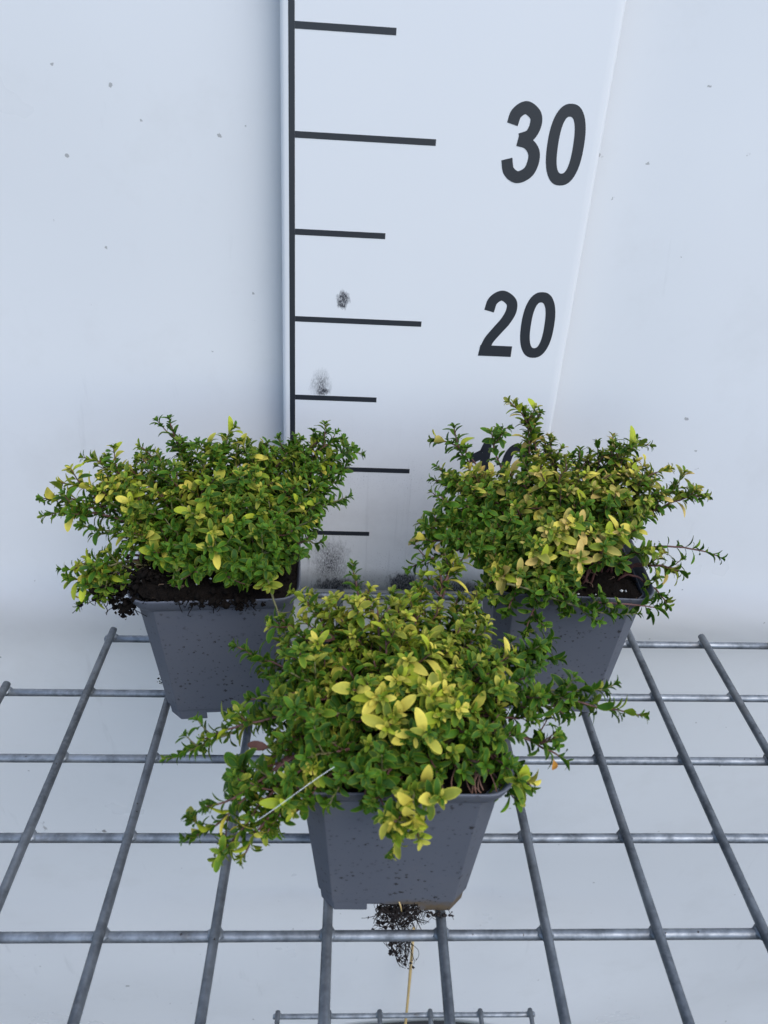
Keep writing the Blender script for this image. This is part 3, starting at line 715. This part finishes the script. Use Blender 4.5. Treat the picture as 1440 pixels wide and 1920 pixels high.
# --- thyme standing forward, roots hanging from its pot
C2 = (22.95, 4.08)
root2, ro2 = potted('bright yellow green thyme in grey pot with dark roots hanging from its base', C2, math.radians(-.6), M_POT_SMEAR, 8.95, 55)
B2 = Plant(63, .42, ('lemon', 'lemon', 'lime'), .75, 1.0)
S2 = POT_Z+8.95
sprigs(B2, C2, S2, [(662, 1060, 8.9, dict(yel=.05, aim=(0, .1, 1), start=.6, side=0, size=.8)), (548, 1112, 8.0, dict(yel=.55, aim=(-1, 0, .35))), (585, 1118, 7.9, dict(yel=.6)), (625, 1125, 7.8, dict(yel=.5)), (690, 1105, 8.6, dict(yel=.7, aim=(0, .1, 1))), (735, 1115, 8.6, dict(yel=.4)), (640, 1160, 6.9, dict(yel=.8, big=True)),
    (790, 1085, 9.2, dict(yel=.5)), (850, 1055, 9.9, dict(yel=.55, aim=(.7, .3, .6), start=.5, thick=1.7)), (880, 1040, 10.1, dict(yel=.5, aim=(.9, .2, .4), start=.6)), (860, 1120, 8.7, dict(yel=.75, big=True)), (900, 1115, 8.6, dict(yel=.5)), (910, 1165, 7.4, dict(yel=.7, big=True)),
    (770, 1195, 5.9, dict(yel=.9, big=True)), (960, 1225, 5.9, dict(yel=.8, big=True)), (1030, 1200, 6.9, dict(yel=.0, start=.55, aim=(.9, .1, .3), size=1.2)), (1045, 1235, 6.2, dict(yel=.02, start=.55, aim=(1, 0, 0), size=1.1)), (1010, 1215, 6.6, dict(yel=.05, size=1.15)),
    (1150, 1285, 4.2, dict(yel=.1, aim=(.8, 0, .6), start=.4, side=2, size=1.05)), (1205, 1340, 3.2, dict(yel=.25, aim=(1, -.1, .05), start=.3, side=3, size=1.05, gap=.42)), (1080, 1320, 4.2, dict(yel=.25, start=.3, size=1.25)), (1060, 1425, 1.9, dict(yel=.15, aim=(.8, -.2, -.3), start=.6, gap=.55)), (1035, 1390, 2.6, dict(yel=.05, start=.45, size=1.3, gap=.6)), (995, 1475, .8, dict(yel=.2, droop=.5)),
    (970, 1440, 1.2, dict(yel=.1)), (965, 1500, .1, dict(yel=.15, droop=.7, size=1.2)),
    (445, 1212, 6.2, dict(yel=0, aim=(-.6, 0, .8), start=.6, side=0, size=1.1)), (480, 1235, 5.9, dict(yel=0)), (505, 1265, 5.1, dict(yel=.05)), (530, 1160, 7.2, dict(yel=.3)), (535, 1210, 6.2, dict(yel=.3, big=True)), (595, 1245, 5, dict(yel=.95, big=True)),
    (312, 1424, 1.8, dict(yel=.12, aim=(-1, -.2, -.25), start=.42, side=3, gap=.45)), (385, 1385, 2.2, dict(yel=.35, aim=(-.9, -.2, -.2), big=True)), (430, 1345, 3.2, dict(yel=.05)), (470, 1310, 3.9, dict(yel=.0)), (495, 1340, 3.2, dict(yel=.05)),
    (452, 1445, .9, dict(yel=.1, size=1.75, aim=(-.5, -.2, .8), start=.75, side=0, tufts=.2)), (440, 1480, .5, dict(yel=.02, start=.7, side=1)), (515, 1395, 1.6, dict(yel=.35, big=True, size=1.15)), (490, 1470, .4, dict(yel=.05)), (545, 1380, 1.9, dict(yel=.5, big=True)), (600, 1370, 2.1, dict(yel=.9, big=True, size=1.1)),
    (388, 1512, -.7, dict(yel=.1, aim=(-1, -.2, .4), start=.55, side=3, size=.9)), (348, 1572, -1.2, dict(yel=.15, aim=(-1, -.3, .15), start=.42, side=5, size=.95)), (405, 1612, -1.6, dict(yel=.45, aim=(-.6, -.3, -.6), start=.5, side=3)), (455, 1605, -1.6, dict(yel=.35, aim=(-.3, -.4, -.6), start=.5, big=True)), (500, 1560, -1.2, dict(yel=.3, droop=.4, side=4)), (555, 1525, -.9, dict(yel=.8, big=True, droop=.4)), (530, 1500, -.6, dict(yel=.75, big=True)), (575, 1500, -.6, dict(yel=.1, droop=.4)), (470, 1530, -.9, dict(yel=.15)),
    (735, 1598, -2.6, dict(yel=.62, aim=(-.15, -.5, -.9), start=.5, side=2, big=False, size=.95, base=(800, 1478, .6), lift=.25)), (740, 1540, -2.2, dict(yel=.95, big=True, size=1.0, aim=(-.4, -.6, .2), start=.75, side=0, base=(800, 1478, .6), lift=.25, tufts=.1)), (780, 1540, -2.3, dict(yel=.95, big=True, size=1.0, aim=(.1, -.6, -.3), start=.6, side=1, base=(800, 1478, .6), lift=.25)), (745, 1565, -2.5, dict(yel=.5, aim=(-.3, -.6, -.3), start=.5, side=2, base=(800, 1478, .6), lift=.25)), (800, 1500, -1.2, dict(yel=.35, droop=.3)), (685, 1510, -.9, dict(yel=.05, droop=.9, start=.6, side=0)), (615, 1510, -.9, dict(yel=.1, droop=.7)),
    (708, 1310, 2.7, dict(yel=1, big=True, size=1.35)), (740, 1340, 2.1, dict(yel=.9, big=True, size=1.15)), (750, 1275, 3.4, dict(yel=1, big=True, size=1.3)), (830, 1295, 3.0, dict(yel=1, big=True, size=1.3)), (860, 1320, 2.5, dict(yel=.95, big=True, size=1.2)), (815, 1345, 2.0, dict(yel=.95, big=True, size=1.2)), (765, 1240, 4.2, dict(yel=.9, big=True, size=1.2))])
POLY2 = [(560, 1165), (620, 1125), (720, 1110), (800, 1100), (870, 1115), (930, 1180), (985, 1230), (1020, 1300), (1000, 1380), (965, 1440), (860, 1455), (760, 1475), (660, 1470), (590, 1480), (530, 1455), (520, 1380), (505, 1300), (530, 1225)]
fill(B2, POLY2, [(1080, 8.8), (1160, 6.9), (1250, 4.4), (1340, 2.2), (1420, .8), (1490, -.2)], C2, S2, 92, 36,
     yel_at=lambda x, y: .42 - .45*max(0, (y-1340)/110) - .35*max(0, (x-930)/80) - .35*max(0, (580-x)/60) + .12*math.exp(-((y-1160)/50)**2))
# single odd leaves: one brown and one orange, as found on the outer shoots
b = at_y(505, 1402, 1.4); B2.leaf(b, np.array([-1, -.1, .35]), np.array([0, -.6, .8]), .85, (TONES.index('brown'), 5, 0), 1)
b = at_y(585, 1192, 6.4); B2.leaf(b, np.array([.7, -.2, .1]), np.array([.1, -.5, .8]), 1.0, (TONES.index('brown'), 5, 0), 3)
b = at_y(1038, 1424, 1.9); B2.leaf(b, np.array([.2, -.2, -.9]), np.array([.2, -1, .1]), .62, (TONES.index('orange'), 5, 0), 3)
B2.build(root2, ro2)

# roots that have grown out of the forward pot's base
rng = random.Random(8); V, F = [], []; O2 = np.array(ro2)
def rootling(a, b, w, r0): 
    e = np.array([rng.gauss(0, w), rng.gauss(0, w), rng.gauss(0, w)]); g2 = np.array([rng.gauss(0, w), rng.gauss(0, w), rng.gauss(0, w)])
    tube(V, F, bez(a-O2, a-O2+(b-a)*.3+e, a-O2+(b-a)*.7+g2, b-O2, 10), np.linspace(r0, r0*.6, 10), 5)
for k in range(120):
    a = at_y(rng.uniform(705, 800), rng.uniform(1690, 1708), rng.uniform(.75, 1.6)); x = rng.gauss(760, 32) if k % 2 else rng.gauss(735, 22)
    rootling(a, at_y(x, rng.uniform(1705, 1752), rng.uniform(.3, 1.6)), .38, rng.uniform(.012, .03))
for k in range(46):
    a = at_y(rng.uniform(720, 775), rng.uniform(1745, 1775), .9+rng.gauss(0, .3)); q = rng.random()
    rootling(a, at_y(735+30*q+rng.gauss(0, 9), 1765+52*q+rng.gauss(0, 7), .9+rng.gauss(0, .25)), .3, rng.uniform(.012, .03))
for k in range(110):
    t = rng.random()
    c = at_y(rng.gauss(745, 20), rng.uniform(1700, 1745), rng.uniform(.6, 1.6)) if k < 65 else at_y(735+28*t+rng.gauss(0, 9), 1762+48*t+rng.gauss(0, 6), .9+rng.gauss(0, .2))
    lump(V, F, tuple(c-O2), rng.choice((.05, .08, .11))*rng.uniform(.7, 1.3), rng)
for k in range(30):
    c = at_z(rng.uniform(800, 848), rng.uniform(1704, 1714), POT_Z+.15); lump(V, F, tuple(c-O2+np.array([0, -.12, 0])), rng.uniform(.04, .11), rng)
tag(obj('root_tangle', mesh('root_tangle', V, F, True), M_ROOT_DARK, root2), kind='stuff')
V, F = [], []; a = at_y(748, 1690, .72)-O2; b = at_y(753, 1709, .55)-O2
tube(V, F, [a, (a+b)/2+np.array([.02, 0, 0]), b], [.04, .035, .025], 6); obj('yellow_root', mesh('yellow_root', V, F, True), M_CANE, root2)
# reddish roots showing on the soil of the forward pot
V, F = [], []
for k in range(9):
    a = at_y(895+rng.gauss(0, 12), 1400, 1.6)-O2; b = at_y(880+rng.gauss(0, 22), 1490+rng.gauss(0, 6), -.15)-O2
    tube(V, F, bez(a, a+np.array([rng.gauss(0, .3), -.6, -.3]), b+np.array([rng.gauss(0, .4), .5, .35]), b, 10), .026, 5)
tag(obj('surface_roots', mesh('surface_roots', V, F, True), mat_plain('red_root', (.20, .10, .065), .7, .3, 200), root2), kind='stuff')
# crumb of peat hanging from the pot by the scale line
V, F = [], []
for k in range(16):
    c = at_y(303+rng.gauss(0, 3), 1264+k*1.3, 13.9)-np.array(ro1); lump(V, F, tuple(c), rng.uniform(.03, .09), rng)
tag(obj('peat_crumb', mesh('peat_crumb', V, F), M_SOIL, root1), kind='stuff')

# ------------------------------------------------------------------ loose things
V, F = [], []
a, b = at_y(627, 1438, -.9), at_y(478, 1541, -2.2); ab = b-a
pts = bez(a, a+ab*.33+np.array([0, 0, .12]), a+ab*.66-np.array([0, 0, .10]), b, 14); ctr = pts[-1]
tube(V, F, [p-ctr for p in pts], .010, 6)
tag(obj('white_fibre', mesh('white_fibre', V, F, True), M_FIBRE, None, ctr), 'thin white plastic fibre caught on the shoots of the yellow green thyme', 'fibre')
V, F = [], []
_y2 = sheet_y(27, at_y(776, 1740, 30)[2])-.6; top = at_y(776, 1740, _y2); low = at_y(757, 1930, _y2-2.0); d = low-top; foot = top+d*((-111.9-top[2])/d[2])
pts = [top+(foot-top)*t+np.array([.15*math.sin(t*5), 0, 0]) for t in np.linspace(0, 1, 14)]
tube(V, F, [p-foot for p in pts], [.17+(.03 if i % 4 == 2 else 0) for i in range(14)], 8)
tag(obj('cane', mesh('cane', V, F, True), M_CANE, None, foot), 'thin tan plant cane leaning against the white backdrop below the shelf', 'cane')
